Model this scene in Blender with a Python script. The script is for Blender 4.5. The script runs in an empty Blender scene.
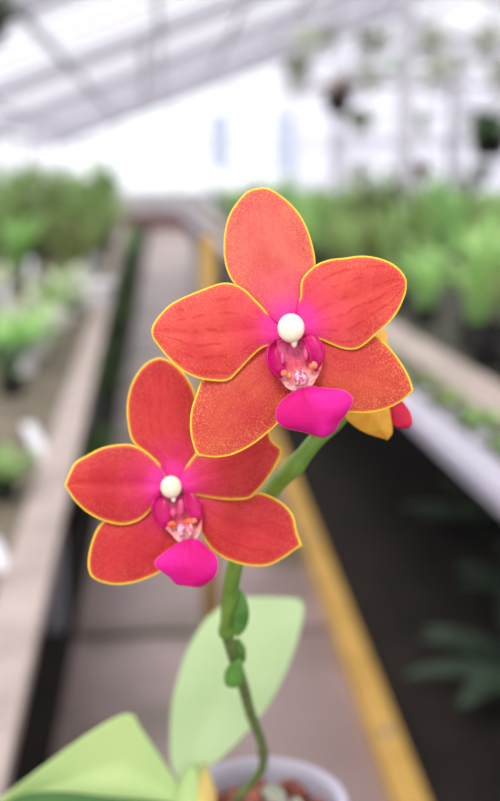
import bpy, math, random
from mathutils import Vector, Matrix
random.seed(7)
SC = bpy.context.scene
COL = SC.collection
W, H, F = 500.0, 801.0, 1112.0
VPX, VPY = 163.0, 168.0
CAM = Vector((0, 0, 1.35))

# ------------------------------------------------------------------ camera
pitch = math.atan((H/2 - VPY)/F)
yaw = math.atan((W/2 - VPX)/F*math.cos(pitch))
cam = bpy.data.cameras.new('camera')
co = bpy.data.objects.new('camera', cam); COL.objects.link(co)
co.location = CAM
co.rotation_euler = (math.pi/2 - pitch, 0, -yaw)
cam.sensor_fit = 'VERTICAL'; cam.sensor_height = 36.0; cam.sensor_width = 36.0
cam.lens = F/H*36.0
cam.clip_start = 0.02; cam.clip_end = 300
cam.dof.use_dof = True
cam.dof.focus_distance = 0.296
cam.dof.aperture_fstop = 8.2
cam.dof.aperture_blades = 0
SC.camera = co
RM = Matrix.Rotation(-yaw, 3, 'Z') @ Matrix.Rotation(math.pi/2 - pitch, 3, 'X')

def P(px, py, d):
    """world point seen at pixel px,py at axial depth d"""
    return CAM + RM @ Vector(((px - W/2)/F*d, (H/2 - py)/F*d, -d))

def G(px, py, z):
    """world point seen at pixel px,py on the horizontal plane at height z"""
    v = RM @ Vector(((px - W/2)/F, (H/2 - py)/F, -1))
    return CAM + v*((z - CAM.z)/v.z)

# ------------------------------------------------------------------ light
wd = bpy.data.worlds.new('overcast_sky'); SC.world = wd; wd.use_nodes = True
nt = wd.node_tree; bg = nt.nodes['Background']
tc = nt.nodes.new('ShaderNodeTexCoord'); sp = nt.nodes.new('ShaderNodeSeparateXYZ')
rp = nt.nodes.new('ShaderNodeValToRGB')
nt.links.new(tc.outputs['Generated'], sp.inputs[0]); nt.links.new(sp.outputs['Z'], rp.inputs[0])
rp.color_ramp.elements[0].position = 0.0; rp.color_ramp.elements[0].color = (0.82, 0.84, 0.88, 1)
rp.color_ramp.elements[1].position = 0.5; rp.color_ramp.elements[1].color = (1.0, 0.985, 1.0, 1)
nt.links.new(rp.outputs[0], bg.inputs[0]); bg.inputs[1].default_value = 1.12
sun = bpy.data.lights.new('sun', 'SUN'); so = bpy.data.objects.new('sun', sun); COL.objects.link(so)
sun.energy = 2.0; sun.angle = math.radians(18); sun.color = (1.0, 0.985, 0.96)
so.rotation_euler = (math.radians(42), math.radians(-18), 0)      # high, from behind the camera and a little left
so.location = (0, -2, 6)
SC.view_settings.view_transform = 'Standard'
SC.view_settings.look = 'None'
SC.view_settings.gamma = 1.0
SC.view_settings.use_curve_mapping = False
SC.view_settings.exposure = 0.52

# ------------------------------------------------------------------ helpers
def lin(c):
    return tuple(((x/255)/12.92 if x/255 <= .04045 else ((x/255 + .055)/1.055)**2.4) for x in c) + (1.0,)

def mat(name, rgb, rough=0.6, noise=None, scale=20, bump=0.0, rnd=0.0, transl=0.0, spec=0.4, rgb3=None):
    m = bpy.data.materials.new(name); m.use_nodes = True
    n = m.node_tree.nodes; l = m.node_tree.links
    b = n['Principled BSDF']; b.inputs['Roughness'].default_value = rough
    b.inputs['Specular IOR Level'].default_value = spec
    c = lin(rgb); b.inputs['Base Color'].default_value = c
    out = None
    if noise:
        t = n.new('ShaderNodeTexCoord'); nz = n.new('ShaderNodeTexNoise'); nz.inputs['Scale'].default_value = scale
        nz.inputs['Detail'].default_value = 5
        l.new(t.outputs['Object'], nz.inputs['Vector'])
        r = n.new('ShaderNodeValToRGB'); r.color_ramp.elements[0].position = .35; r.color_ramp.elements[1].position = .65
        r.color_ramp.elements[0].color = c; r.color_ramp.elements[1].color = lin(noise)
        if rgb3:
            e = r.color_ramp.elements.new(.5); e.color = lin(rgb3)
        l.new(nz.outputs[0], r.inputs[0]); out = r.outputs[0]
        if bump:
            bp = n.new('ShaderNodeBump'); bp.inputs['Strength'].default_value = bump; bp.inputs['Distance'].default_value = .01
            l.new(nz.outputs[0], bp.inputs['Height']); l.new(bp.outputs[0], b.inputs['Normal'])
    if rnd:
        oi = n.new('ShaderNodeObjectInfo'); hs = n.new('ShaderNodeHueSaturation')
        mr = n.new('ShaderNodeMapRange'); mr.inputs['To Min'].default_value = 1 - rnd; mr.inputs['To Max'].default_value = 1 + rnd
        l.new(oi.outputs['Random'], mr.inputs['Value']); l.new(mr.outputs[0], hs.inputs['Value'])
        mh = n.new('ShaderNodeMapRange'); mh.inputs['To Min'].default_value = .5 - rnd*.07; mh.inputs['To Max'].default_value = .5 + rnd*.07
        l.new(oi.outputs['Random'], mh.inputs['Value']); l.new(mh.outputs[0], hs.inputs['Hue'])
        if out: l.new(out, hs.inputs['Color'])
        else: hs.inputs['Color'].default_value = c
        out = hs.outputs[0]
    if out: l.new(out, b.inputs['Base Color'])
    if transl:
        tr = n.new('ShaderNodeBsdfTranslucent'); mx = n.new('ShaderNodeMixShader'); mx.inputs[0].default_value = transl
        if out: l.new(out, tr.inputs[0])
        else: tr.inputs[0].default_value = c
        l.new(b.outputs[0], mx.inputs[1]); l.new(tr.outputs[0], mx.inputs[2]); l.new(mx.outputs[0], n['Material Output'].inputs[0])
    return m

class MB:
    def __init__(s): s.v = []; s.f = []; s.a = {}
    def add(s, vs, fs):
        o = len(s.v); s.v += [Vector(v) for v in vs]; s.f += [tuple(i + o for i in f) for f in fs]; return o
    def box(s, x0, x1, y0, y1, z0, z1):
        s.hexa([(x0,y0,z0),(x1,y0,z0),(x1,y1,z0),(x0,y1,z0),(x0,y0,z1),(x1,y0,z1),(x1,y1,z1),(x0,y1,z1)])
    def hexa(s, p):
        s.add(p, [(0,3,2,1),(4,5,6,7),(0,1,5,4),(1,2,6,5),(2,3,7,6),(3,0,4,7)])
    def beam(s, a, b, w, h, up=(0,0,1)):
        a = Vector(a); b = Vector(b); d = (b - a).normalized(); u = Vector(up); r = d.cross(u)
        if r.length < 1e-4: r = d.cross(Vector((0,1,0)))
        r.normalize(); u = r.cross(d).normalized(); r *= w/2; u *= h/2
        s.hexa([a-r-u, a+r-u, b+r-u, b-r-u, a-r+u, a+r+u, b+r+u, b-r+u])
    def tube(s, pts, rads, n=12, cap=True):
        pts = [Vector(p) for p in pts]; N = len(pts); rings = []
        t0 = (pts[1]-pts[0]).normalized(); ref = Vector((1,0,0)) if abs(t0.x) < .8 else Vector((0,1,0))
        u = t0.cross(ref).normalized()
        vs = []
        for i in range(N):
            t = (pts[min(i+1,N-1)] - pts[max(i-1,0)]).normalized()
            u = (u - t*u.dot(t)).normalized(); w = t.cross(u)
            r = rads[i] if hasattr(rads, '__len__') else rads
            for k in range(n):
                a = 2*math.pi*k/n; vs.append(pts[i] + (u*math.cos(a) + w*math.sin(a))*r)
        fs = [(i*n+k, i*n+(k+1)%n, (i+1)*n+(k+1)%n, (i+1)*n+k) for i in range(N-1) for k in range(n)]
        if cap: fs += [tuple(reversed(range(n))), tuple(range((N-1)*n, N*n))]
        s.add(vs, fs)
    def lathe(s, prof, c=(0,0,0), n=32, closed=False):
        c = Vector(c); vs = []; m = len(prof)
        for r, z in prof:
            for k in range(n):
                a = 2*math.pi*k/n; vs.append(c + Vector((r*math.cos(a), r*math.sin(a), z)))
        fs = [(i*n+k, i*n+(k+1)%n, (i+1)*n+(k+1)%n, (i+1)*n+k) for i in range(m-1) for k in range(n)]
        if closed: fs += [((m-1)*n+k, (m-1)*n+(k+1)%n, (k+1)%n, k) for k in range(n)]
        s.add(vs, fs)
    def build(s, name, m, parent=None, loc=None, smooth=False, **tags):
        me = bpy.data.meshes.new(name); base = Vector(loc) if loc is not None else (Vector(parent['_w']) if parent is not None and '_w' in parent else Vector((0,0,0)))
        me.from_pydata([v - base for v in s.v], [], s.f)
        for k, vals in s.a.items():
            at = me.attributes.new(k, 'FLOAT', 'POINT'); at.data.foreach_set('value', vals)
        for mm in (m if isinstance(m, (list, tuple)) else [m]): me.materials.append(mm)
        if smooth:
            for p in me.polygons: p.use_smooth = True
        me.update()
        o = bpy.data.objects.new(name, me); COL.objects.link(o)
        if parent is not None:
            o.parent = parent
        elif loc is not None: o.location = loc
        for k, v in tags.items(): o[k] = v
        return o

def struct(mb, name, m, smooth=False):
    return mb.build(name, m, smooth=smooth, kind='structure')

def thing(name, label, cat, loc=(0,0,0), group=None, rz=0):
    o = bpy.data.objects.new(name, None); COL.objects.link(o); o.empty_display_size = .05
    o.location = loc; o.rotation_euler.z = rz
    o['label'] = label; o['category'] = cat
    if group: o['group'] = group
    return o

def copy_tree(o, parent=None):
    c = o.copy(); COL.objects.link(c)
    if parent is not None: c.parent = parent
    for ch in list(o.children): copy_tree(ch, c)
    return c

def catmull(p, n):
    """resample an open polyline smoothly to n points, evenly by length"""
    q = []
    for i in range(len(p)-1):
        p0 = p[i-1] if i > 0 else p[i]; p1 = p[i]; p2 = p[i+1]; p3 = p[i+2] if i+2 < len(p) else p[i+1]
        for k in range(8):
            t = k/8
            q.append(tuple(.5*((2*b) + (-a+c)*t + (2*a-5*b+4*c-d)*t*t + (-a+3*b-3*c+d)*t**3) for a, b, c, d in zip(p0, p1, p2, p3)))
    q.append(tuple(p[-1]))
    L = [0]
    for a, b in zip(q, q[1:]): L.append(L[-1] + math.dist(a, b))
    out = []; j = 0
    for i in range(n):
        t = L[-1]*i/(n-1)
        while j < len(L)-2 and L[j+1] < t: j += 1
        f = (t - L[j])/max(1e-9, L[j+1]-L[j]); f = min(1, max(0, f))
        out.append(tuple(a + (b-a)*f for a, b in zip(q[j], q[j+1])))
    return out

# ------------------------------------------------------------------ materials
M = {}
M['concrete'] = mat('concrete', (142,126,126), .55, (166,148,150), 2.2, .15, rgb3=(150,134,134))
M['soil'] = mat('soil', (26,20,17), .9, (42,33,28), 6, .5)
M['wood_rail'] = mat('weathered_board', (166,150,142), .6, (188,172,166), 9, .1)
M['white_board'] = mat('white_painted_board', (172,167,182), .5, (190,184,196), 8, .1)
M['white_frame'] = mat('white_painted_metal', (196,192,202), .5)
M['grey_metal'] = mat('grey_metal', (150,148,158), .5)
M['rafter'] = mat('pale_grey_rafter', (164,160,172), .5)
M['yellow_paint'] = mat('yellow_paint', (226,182,100), .5, (208,164,86), 14, .05)
M['yellow_stake'] = mat('yellow_bamboo', (176,140,72), .6, (160,124,60), 12)
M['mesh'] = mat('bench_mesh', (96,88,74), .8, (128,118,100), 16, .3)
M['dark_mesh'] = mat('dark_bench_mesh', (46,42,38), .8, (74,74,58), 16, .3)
M['black_pot'] = mat('black_plastic', (26,24,26), .45)
M['white_pot'] = mat('white_plastic', (228,224,230), .35)
M['pot_rim'] = mat('translucent_white_pot', (200,195,210), .4, transl=.15)
M['terracotta'] = mat('terracotta', (170,96,70), .8)
M['tag'] = mat('white_tag_plastic', (232,230,236), .4)
M['leaf_mid'] = mat('leaf_mid_green', (118,158,84), .45, (166,192,126), 30, rnd=.5, transl=.35)
M['leaf_lime'] = mat('leaf_lime_green', (142,182,98), .45, (186,210,142), 30, rnd=.45, transl=.4)
M['leaf_dark'] = mat('leaf_dark_green', (64,98,54), .5, (92,126,76), 30, rnd=.2, transl=.25)
M['leaf_green'] = mat('leaf_deep_green', (98,144,76), .5, (124,166,96), 30, rnd=.2, transl=.3)
M['leaf_silver'] = mat('leaf_silver_green', (172,188,146), .45, (216,216,200), 30, rnd=.35, transl=.3)
M['leaf_fern'] = mat('fern_grey_green', (84,108,88), .6, (106,128,108), 30, rnd=.2, transl=.3)
M['leaf_red'] = mat('leaf_red_brown', (150,74,62), .5, (120,110,70), 20, transl=.3)
M['white_petal'] = mat('white_petals', (240,236,242), .5, transl=.3)
M['brick'] = mat('red_brown_brick', (118,84,82), .8, (92,70,68), 8)
M['pale_blue'] = mat('pale_blue_sheet', (216,224,244), .5)
M['wall_base'] = mat('wall_base_concrete', (168,164,166), .8, (190,186,188), 3)

def glass(name, trans, tint=(1,1,1), white=(235,232,240)):
    m = bpy.data.materials.new(name); m.use_nodes = True; n = m.node_tree.nodes; l = m.node_tree.links
    b = n['Principled BSDF']; b.inputs['Base Color'].default_value = lin(white); b.inputs['Roughness'].default_value = .4
    tl = n.new('ShaderNodeBsdfTranslucent'); tl.inputs[0].default_value = lin(white)
    m1 = n.new('ShaderNodeMixShader'); m1.inputs[0].default_value = .6
    l.new(b.outputs[0], m1.inputs[1]); l.new(tl.outputs[0], m1.inputs[2])
    tp = n.new('ShaderNodeBsdfTransparent'); tp.inputs[0].default_value = tint + (1,)
    m2 = n.new('ShaderNodeMixShader'); m2.inputs[0].default_value = trans
    l.new(m1.outputs[0], m2.inputs[1]); l.new(tp.outputs[0], m2.inputs[2]); l.new(m2.outputs[0], n['Material Output'].inputs[0])
    return m
M['roof_glass'] = glass('dusty_roof_glass', .74, (1,1,1), (215,212,224))
M['hazy_glass'] = glass('hazy_end_glass', .5, (.97,.97,1), (214,208,222))  # right-hand end panes made milky to imitate dimmer, hazy light there
M['clear_glass'] = glass('end_wall_glass', .9)

# ------------------------------------------------------------------ ground and path
b = MB(); b.box(-2.6, 13.2, -3, 26.4, -.14, -.02); struct(b, 'floor', M['soil'])
# the path: one run of slabs laid end to end, following the joints seen in the photo
jy = []
y = G(150, 634, 0).y
ys = [y]
while ys[-1] < 26: ys.append(ys[-1] + 1.25)
while ys[0] > -2.5: ys.insert(0, ys[0] - 1.25)
b = MB(); XL, XR = -.28, .5
for y0, y1 in zip(ys, ys[1:]):
    b.box(XL, XR, y0 + .024, min(y1, 26) - .024, -.02, 0.0)
    if y1 >= 26: break
pm = mat('path_slab', (150,127,124), .4, (172,148,147), 1.6, .12, spec=.7, rgb3=(160,137,135))
n = pm.node_tree.nodes; l = pm.node_tree.links
tcx = n.new('ShaderNodeTexCoord'); nz = n.new('ShaderNodeTexNoise'); nz.inputs['Scale'].default_value = 1.5; nz.inputs['Detail'].default_value = 3
l.new(tcx.outputs['Object'], nz.inputs['Vector'])
r2 = n.new('ShaderNodeValToRGB'); r2.color_ramp.elements[0].position = .47; r2.color_ramp.elements[1].position = .62
l.new(nz.outputs[0], r2.inputs[0])
mx = n.new('ShaderNodeMixRGB'); mx.inputs[2].default_value = lin((112,100,84))
src = n['Principled BSDF'].inputs['Base Color'].links[0].from_socket
l.new(r2.outputs[0], mx.inputs[0]); l.new(src, mx.inputs[1]); l.new(mx.outputs[0], n['Principled BSDF'].inputs['Base Color'])
struct(b, 'floor_path', pm)

# yellow kerb beam along the right side of the path
A = G(430, 860, .025); B = G(268, 425, .025)
b = MB(); d = (B - A).normalized()
b.beam(A, B, .07, .05)
kr = thing('kerb_beam', 'long yellow painted beam lying along the right edge of the path', 'kerb', (A.x, A.y, 0))
kr['_w'] = tuple(kr.location); b.build('beam', M['yellow_paint'], kr)
b = MB()
for t in (.12, .5, .9):
    c = A.lerp(B, t); b.lathe([(0, .05), (.012, .05), (.012, .058), (.006, .062), (0, .062)], (c.x, c.y, 0), 10)
b.build('bolt', M['grey_metal'], kr, label='grey bolt heads')

# yellow stake standing in the path
foot = G(211, 655, 0); dd = (foot - CAM).length
topz = CAM.z + 0
v = RM @ Vector(((209 - W/2)/F, (H/2 - 236)/F, -1)); k = (foot.y - CAM.y)/v.y; topz = CAM.z + v.z*k
b = MB(); hgt = topz
b.tube([(foot.x, foot.y, 0), (foot.x, foot.y, hgt*.33), (foot.x, foot.y, hgt*.66), (foot.x, foot.y, hgt)], [.024, .023, .023, .022], 14)
for z in (hgt*.2, hgt*.42, hgt*.63, hgt*.83): b.tube([(foot.x, foot.y, z-.006), (foot.x, foot.y, z), (foot.x, foot.y, z+.006)], [.023, .027, .023], 14)
o = b.build('bamboo_post', M['yellow_stake'], None, (foot.x, foot.y, 0), True)
o['label'] = 'upright dull yellow post standing behind the two front blooms'; o['category'] = 'post'

# ------------------------------------------------------------------ greenhouse shell
XW, XE, EAVE, SL, RX = -2.45, 13.0, 1.9, .37, 5.3
def rz(x): return EAVE + SL*(x - XW) if x <= RX else EAVE + SL*(RX - XW) - (SL*(RX-XW)/(XE-RX))*(x - RX)
YE = 26.0
b = MB(); b.box(XW-.1, XW, -3, YE, -.02, .75); struct(b, 'wall_left', M['wall_base'])
b = MB(); b.box(XW-.065, XW-.055, -3, YE, .75, EAVE); struct(b, 'window_1', M['clear_glass'])
b = MB()
for y in [-3 + 1.45*i for i in range(20)]: b.box(XW-.09, XW-.03, y-.02, y+.02, .75, EAVE)
b.box(XW-.1, XW, -3, YE, EAVE-.08, EAVE); struct(b, 'trim_1', M['white_frame'])
b = MB(); b.box(XE, XE+.1, -3, YE, -.02, .75); struct(b, 'wall_right', M['wall_base'])
b = MB(); b.box(XE+.055, XE+.065, -3, YE, .75, EAVE); struct(b, 'window_2', M['clear_glass'])
# far end wall
b = MB(); b.box(XW, XE, YE+.2, YE+.3, -.02, .8); struct(b, 'wall_back', M['wall_base'])
b = MB(); y = YE + .25
XS = 2.6
b.add([(XW,y,.8),(XS,y,.8),(XS,y,rz(XS)),(XW,y,rz(XW))], [(0,1,2,3)]); struct(b, 'window_3', M['clear_glass'])
b = MB(); b.add([(XS,y,.8),(XE,y,.8),(XE,y,rz(XE)),(RX,y,rz(RX)),(XS,y,rz(XS))], [(0,1,2,3,4)]); struct(b, 'window_4', M['hazy_glass'])
b = MB()
x = XW + .1
while x < XE:
    b.box(x-.025, x+.025, YE+.17, YE+.23, .8, rz(x)); x += 1.3
b.box(XW, XE, YE+.16, YE+.22, 1.86, 1.92)
struct(b, 'trim_2', M['white_frame'])
# roof: panes and glazing bars
b = MB(); t = .006
for (x0, x1) in ((XW, RX), (RX, XE)):
    z0, z1 = rz(x0), rz(x1)
    b.add([(x0,-3,z0+.07),(x1,-3,z1+.07),(x1,YE,z1+.07),(x0,YE,z0+.07)], [(0,1,2,3)])
struct(b, 'ceiling', M['roof_glass'])
b = MB()
for (x0, x1) in ((XW, RX), (RX, XE)):
    yy = -2.6
    while yy < YE:
        b.beam((x0,yy,rz(x0)+.045), (x1,yy,rz(x1)+.045), .03, .04); yy += .66
    for k in range(0, 8):
        x = x0 + (x1-x0)*(k+.5)/8
        b.beam((x,-3,rz(x)), (x,YE,rz(x)), .05, .06)
b.beam((RX,-3,rz(RX)), (RX,YE,rz(RX)), .1, .16)
struct(b, 'trim_3', M['white_frame'])
# main rafters, each a heavier frame
b = MB()
for yy in (-1.5, 3.6, 8.0, 12.2, 16.6, 21.2, 25.9):
    b.beam((XW,yy,rz(XW)-.05), (RX,yy,rz(RX)-.05), .09, .13); b.beam((RX,yy,rz(RX)-.05), (XE,yy,rz(XE)-.05), .09, .13)
struct(b, 'trim_4', M['rafter'])
# vertical steel post among the right-hand plants and a hanger in the roof
pp = G(401, 190, 1.2); ypos = 9.0; X = (401-VPX)/F*9.0
b = MB(); b.box(X-.05, X+.05, 8.95, 9.05, -.02, rz(X)+.0)
o = struct(b, 'trim_5', M['white_frame'])
X = (146-VPX)/F*12.2
b = MB(); b.box(X-.04, X+.04, 12.17, 12.24, 2.0, rz(X)-.05)
struct(b, 'trim_6', M['grey_metal'])
# low brick step and dark lintel across the path end
b = MB(); b.box(-1.0, 1.0, 25.6, 26.0, -.02, .32); o = b.build('brick_step', M['brick']); o['label'] = 'low red brown brick step closing the far end of the path'; o['category'] = 'step'
# pale blue sheet standing at the far end
b = MB(); b.box(1.05, 1.5, 24.9, 24.95, 1.3, 2.5); b.box(2.45, 2.9, 24.9, 24.95, 1.3, 2.5); b.box(1.5, 2.45, 24.88, 24.97, 2.44, 2.5); b.box(1.5, 2.45, 24.88, 24.97, 1.3, 1.38); b.box(1.0, 1.06, 24.88, 24.97, 0, 2.5); b.box(2.9, 2.96, 24.88, 24.97, 0, 2.5)
o = b.build('sheet_screen', M['pale_blue']); o['label'] = 'pale blue framed screen standing at the bright far end'; o['category'] = 'screen'

# ------------------------------------------------------------------ benches
def line_on(p0, p1, z):        # a straight edge through two pixels at height z
    a = G(p0[0], p0[1], z); c = G(p1[0], p1[1], z); return a, c
ZL = .62
a, c = line_on((46, 590), (104, 330), ZL)
dl = (c - a).normalized()
a0 = a - dl*((a.y + 1.2)/dl.y); c0 = a + dl*((14.5 - a.y)/dl.y)
side = Vector((-dl.y, dl.x, 0))
def quadslab(mb, p, q, off0, off1, sd, z0, z1):
    A0 = p + sd*off0; A1 = p + sd*off1; B0 = q + sd*off0; B1 = q + sd*off1
    mb.hexa([(A0.x,A0.y,z0),(B0.x,B0.y,z0),(B1.x,B1.y,z0),(A1.x,A1.y,z0),(A0.x,A0.y,z1),(B0.x,B0.y,z1),(B1.x,B1.y,z1),(A1.x,A1.y,z1)])
bl = thing('plant_bench', 'long left greenhouse bench with a pale weathered board edge', 'bench', (a0.x, a0.y, 0)); bl['_w'] = tuple(bl.location)
b = MB(); quadslab(b, a0, c0, 0, .085, side, ZL-.03, ZL); b.build('edge_board', M['wood_rail'], bl)
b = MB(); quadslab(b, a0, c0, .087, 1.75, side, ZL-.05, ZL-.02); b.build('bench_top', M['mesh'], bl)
yy = 0.6
while yy < 14:
    b = MB(); p = a + dl*((yy - a.y)/dl.y) + side*.1
    b.box(p.x-.03, p.x+.03, p.y-.03, p.y+.03, -.02, ZL-.051); b.build('leg', M['grey_metal'], bl); yy += 2.6
    p2 = p + side*1.5; b = MB(); b.box(p2.x-.03, p2.x+.03, p2.y-.03, p2.y+.03, -.02, ZL-.051); b.build('leg', M['grey_metal'], bl)

ZR = .80
def upto(p0, p1, z, y0=-1.0, y1=15):
    a, c = line_on(p0, p1, z); d = (c-a).normalized(); return a - d*((a.y-y0)/d.y), a + d*((y1-a.y)/d.y), d
e0, e1, dr = upto((500, 497), (414, 420), ZR)
f0, f1, _ = upto((500, 461), (412, 382), ZR)
g0, g1, _ = upto((500, 424), (409, 357), ZR)
h0, h1, _ = upto((500, 389), (392, 322), ZR)
# keep boards straight and parallel to the front edge
sr = Vector((dr.y, -dr.x, 0))
w1 = abs((f0 - e0).dot(sr)); 
def offat(px, py):
    q = G(px, py, ZR); return (q - e0).dot(sr)
o_f = offat(470, 437); o_g = offat(450, 387); o_h = offat(450, 356)
br = thing('plant_bench', 'long right greenhouse bench edged with two pale white boards', 'bench', (e0.x, e0.y, 0)); br['_w'] = tuple(br.location)
b = MB(); quadslab(b, e0, e1, 0, o_f, sr, ZR-.03, ZR); b.build('edge_board', M['white_board'], br)
b = MB(); quadslab(b, e0, e1, o_g, o_h, sr, ZR-.03, ZR+.005); b.build('plank', M['wood_rail'], br)
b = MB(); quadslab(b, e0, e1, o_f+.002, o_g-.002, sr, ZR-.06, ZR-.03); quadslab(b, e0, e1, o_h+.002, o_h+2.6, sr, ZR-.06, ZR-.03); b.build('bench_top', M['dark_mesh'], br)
yy = .4
while yy < 14:
    for off in ((1.2, 2.9) if yy < 7 else (.06, 1.2, 2.9)):
        p = e0 + dr*((yy - e0.y)/dr.y) + sr*off; b = MB(); b.box(p.x-.03, p.x+.03, p.y-.03, p.y+.03, -.02, ZR-.061); b.build('leg', M['grey_metal'], br)
    yy += 2.4

# ------------------------------------------------------------------ background plants
def strap(mb, base, ang, length, width, lean, droop, seg=6, fold=.25):
    dx, dy = math.cos(ang), math.sin(ang); perp = Vector((-dy, dx, 0)); pts = []
    p = Vector(base); th = lean; vs = []
    for i in range(seg+1):
        t = i/seg; w = width*.5*(math.sin(math.pi*min(1, .12 + .86*t))**.7)*(1 if t < 1 else .08)
        nrm = Vector((-math.sin(th)*0, 0, 0)); c = p.copy(); up = Vector((-dx*math.cos(th), -dy*math.cos(th), math.sin(th)))
        vs += [c - perp*w + up*w*fold, c, c + perp*w + up*w*fold]
        st = length/seg; p = p + Vector((dx*math.sin(th), dy*math.sin(th), math.cos(th)))*st; th += droop/seg
    fs = []
    for i in range(seg):
        for k in range(2): fs.append((i*3+k, i*3+k+1, (i+1)*3+k+1, (i+1)*3+k))
    mb.add(vs, fs)

def pot_mb(r, h, z0=0.0, wall=.004):
    b = MB(); b.lathe([(0,z0),(r*.78,z0),(r*.97,z0+h*.86),(r*1.06,z0+h*.86),(r*1.06,z0+h),(r*1.0,z0+h),(r*.96,z0+h*.84),(r*.9,z0+h*.8),(0,z0+h*.8)], n=20); return b

def make_plant(kind, potm, leafm, h, r, rnd):
    t = thing(kind[0], '', kind[1]); ph = r*1.3
    pot_mb(r, ph).build('pot', potm, t, smooth=False)
    b = MB()
    if kind[2] == 'strap':
        for i in range(26): strap(b, (rnd.uniform(-.3,.3)*r, rnd.uniform(-.3,.3)*r, ph*.8), rnd.uniform(0, 6.28), h*rnd.uniform(.7,1.15), h*rnd.uniform(.07,.12), rnd.uniform(.05,.6), rnd.uniform(.5,1.6))
    elif kind[2] == 'cane':
        for i in range(9):
            a = rnd.uniform(0, 6.28); ln = rnd.uniform(.03,.28); hh = h*rnd.uniform(.75,1.05); n = 9
            base = Vector((math.cos(a)*r*.4, math.sin(a)*r*.4, ph*.8)); dirv = Vector((math.cos(a)*ln, math.sin(a)*ln, 1)).normalized()
            b.tube([base, base + dirv*hh*.5, base + dirv*hh], [.006,.006,.003], 5)
            for k in range(n):
                q = base + dirv*hh*(.2 + .8*k/n); strap(b, q, rnd.uniform(0, 6.28), rnd.uniform(.12,.2), .035, rnd.uniform(.5,1.1), rnd.uniform(.2,1.0), 4)
    elif kind[2] == 'rosette':
        for i in range(14): strap(b, (rnd.uniform(-.2,.2)*r, rnd.uniform(-.2,.2)*r, ph*.8), i*2.4 + rnd.uniform(-.3,.3), h*rnd.uniform(.8,1.1), h*.34, rnd.uniform(.5,1.1), rnd.uniform(.3,.9), 6)
    b.build('foliage', leafm, t, smooth=True)
    return t

class R2(random.Random): pass
rnd = R2(11)
used = set()
def place(proto, x, y, z, label, group, s=1.0):
    if proto not in used: used.add(proto); c = proto
    else: c = copy_tree(proto)
    c.location = (x, y, z); c.rotation_euler.z = rnd.uniform(0, 6.28); c.scale = (s, s, s)
    c['label'] = label; c['group'] = group
    return c

cane = [make_plant(('cane_orchid','potted plant','cane'), M['black_pot'], M['leaf_mid'], .62, .075, rnd) for _ in range(3)]
grass = [make_plant(('strap_leaved_plant','potted plant','strap'), M['black_pot'], M['leaf_lime'], .5, .08, rnd) for _ in range(3)]
silver = [make_plant(('silver_leaved_plant','potted plant','rosette'), M['white_pot'], M['leaf_silver'] if k_ != 1 else M['leaf_lime'], .2, .06, rnd) for k_ in range(3)]
darkp = [make_plant(('dark_leaved_plant','potted plant','strap'), M['black_pot'], M['leaf_dark'], .34, .08, rnd) for _ in range(2)]
wf = [make_plant(('broad_leaved_plant','potted plant','rosette'), M['white_pot'], M['leaf_mid'], .3, .08, rnd) for _ in range(2)]

zt = ZL - .02
ORD = ['first','second','third','fourth','fifth','sixth','seventh','eighth','ninth','tenth','eleventh','twelfth','thirteenth','fourteenth','fifteenth','sixteenth','seventeenth','eighteenth','nineteenth','twentieth']
def lx(y, off): p = a + dl*((y - a.y)/dl.y) + side*off; return p.x, p.y
def inframe(x, y, pad=45): return -pad < VPX + x/y*F < W + pad
ROWS = ['along the board', 'one in from the board', 'two in from the board', 'three in from the board']
for c_, off in enumerate((.26, .66, 1.06, 1.48)):
    cnt = 0
    for row in range(8):
        x, y = lx(3.75 + row*.4 + rnd.uniform(-.04,.04), off + rnd.uniform(-.03,.03))
        if not inframe(x, y) or (row < 1 and c_ < 2): continue
        place(silver[(row + c_) % 3], x, y, zt, ('small green plant on the left bench,' if (row + c_) % 3 == 1 else 'small silvery plant on the left bench,') + ' %s in the row %s' % (ORD[cnt], ROWS[c_]), 'small plants crowding the middle of the left bench', rnd.uniform(.95,1.25)); cnt += 1
for c_, off in enumerate((.2, .7, 1.24)):
    cnt = 0
    for row in range(12):
        x, y = lx(7.05 + row*.56 + rnd.uniform(-.05,.05), off + rnd.uniform(-.05,.05))
        if not inframe(x, y): continue
        if (row*2 + c_) % 3: place(cane[(row + c_) % 3], x, y, zt, 'tall leafy plant on far left bench, %s in the row %s' % (ORD[cnt], ROWS[c_]), 'tall green plants on the far left bench', rnd.uniform(.85,1.15))
        else: place(grass[(row + c_) % 3], x, y, zt, 'arching green plant on far left bench, %s in the row %s' % (ORD[cnt], ROWS[c_]), 'tall green plants on the far left bench', rnd.uniform(.9,1.1))
        cnt += 1
nearp = make_plant(('broad_leaved_plant','potted plant','rosette'), M['black_pot'], M['leaf_mid'], .3, .08, rnd)
q = G(4, 500, zt); o = place(nearp, q.x, q.y, zt, 'bright green leafy plant nearest on the left bench beside the white label', 'x', .42); del o['group']
q = G(12, 395, zt); o = place(darkp[0], q.x, q.y, zt, 'dark leaved potted plant behind the white label on the left bench', 'x', .6); del o['group']
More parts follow.
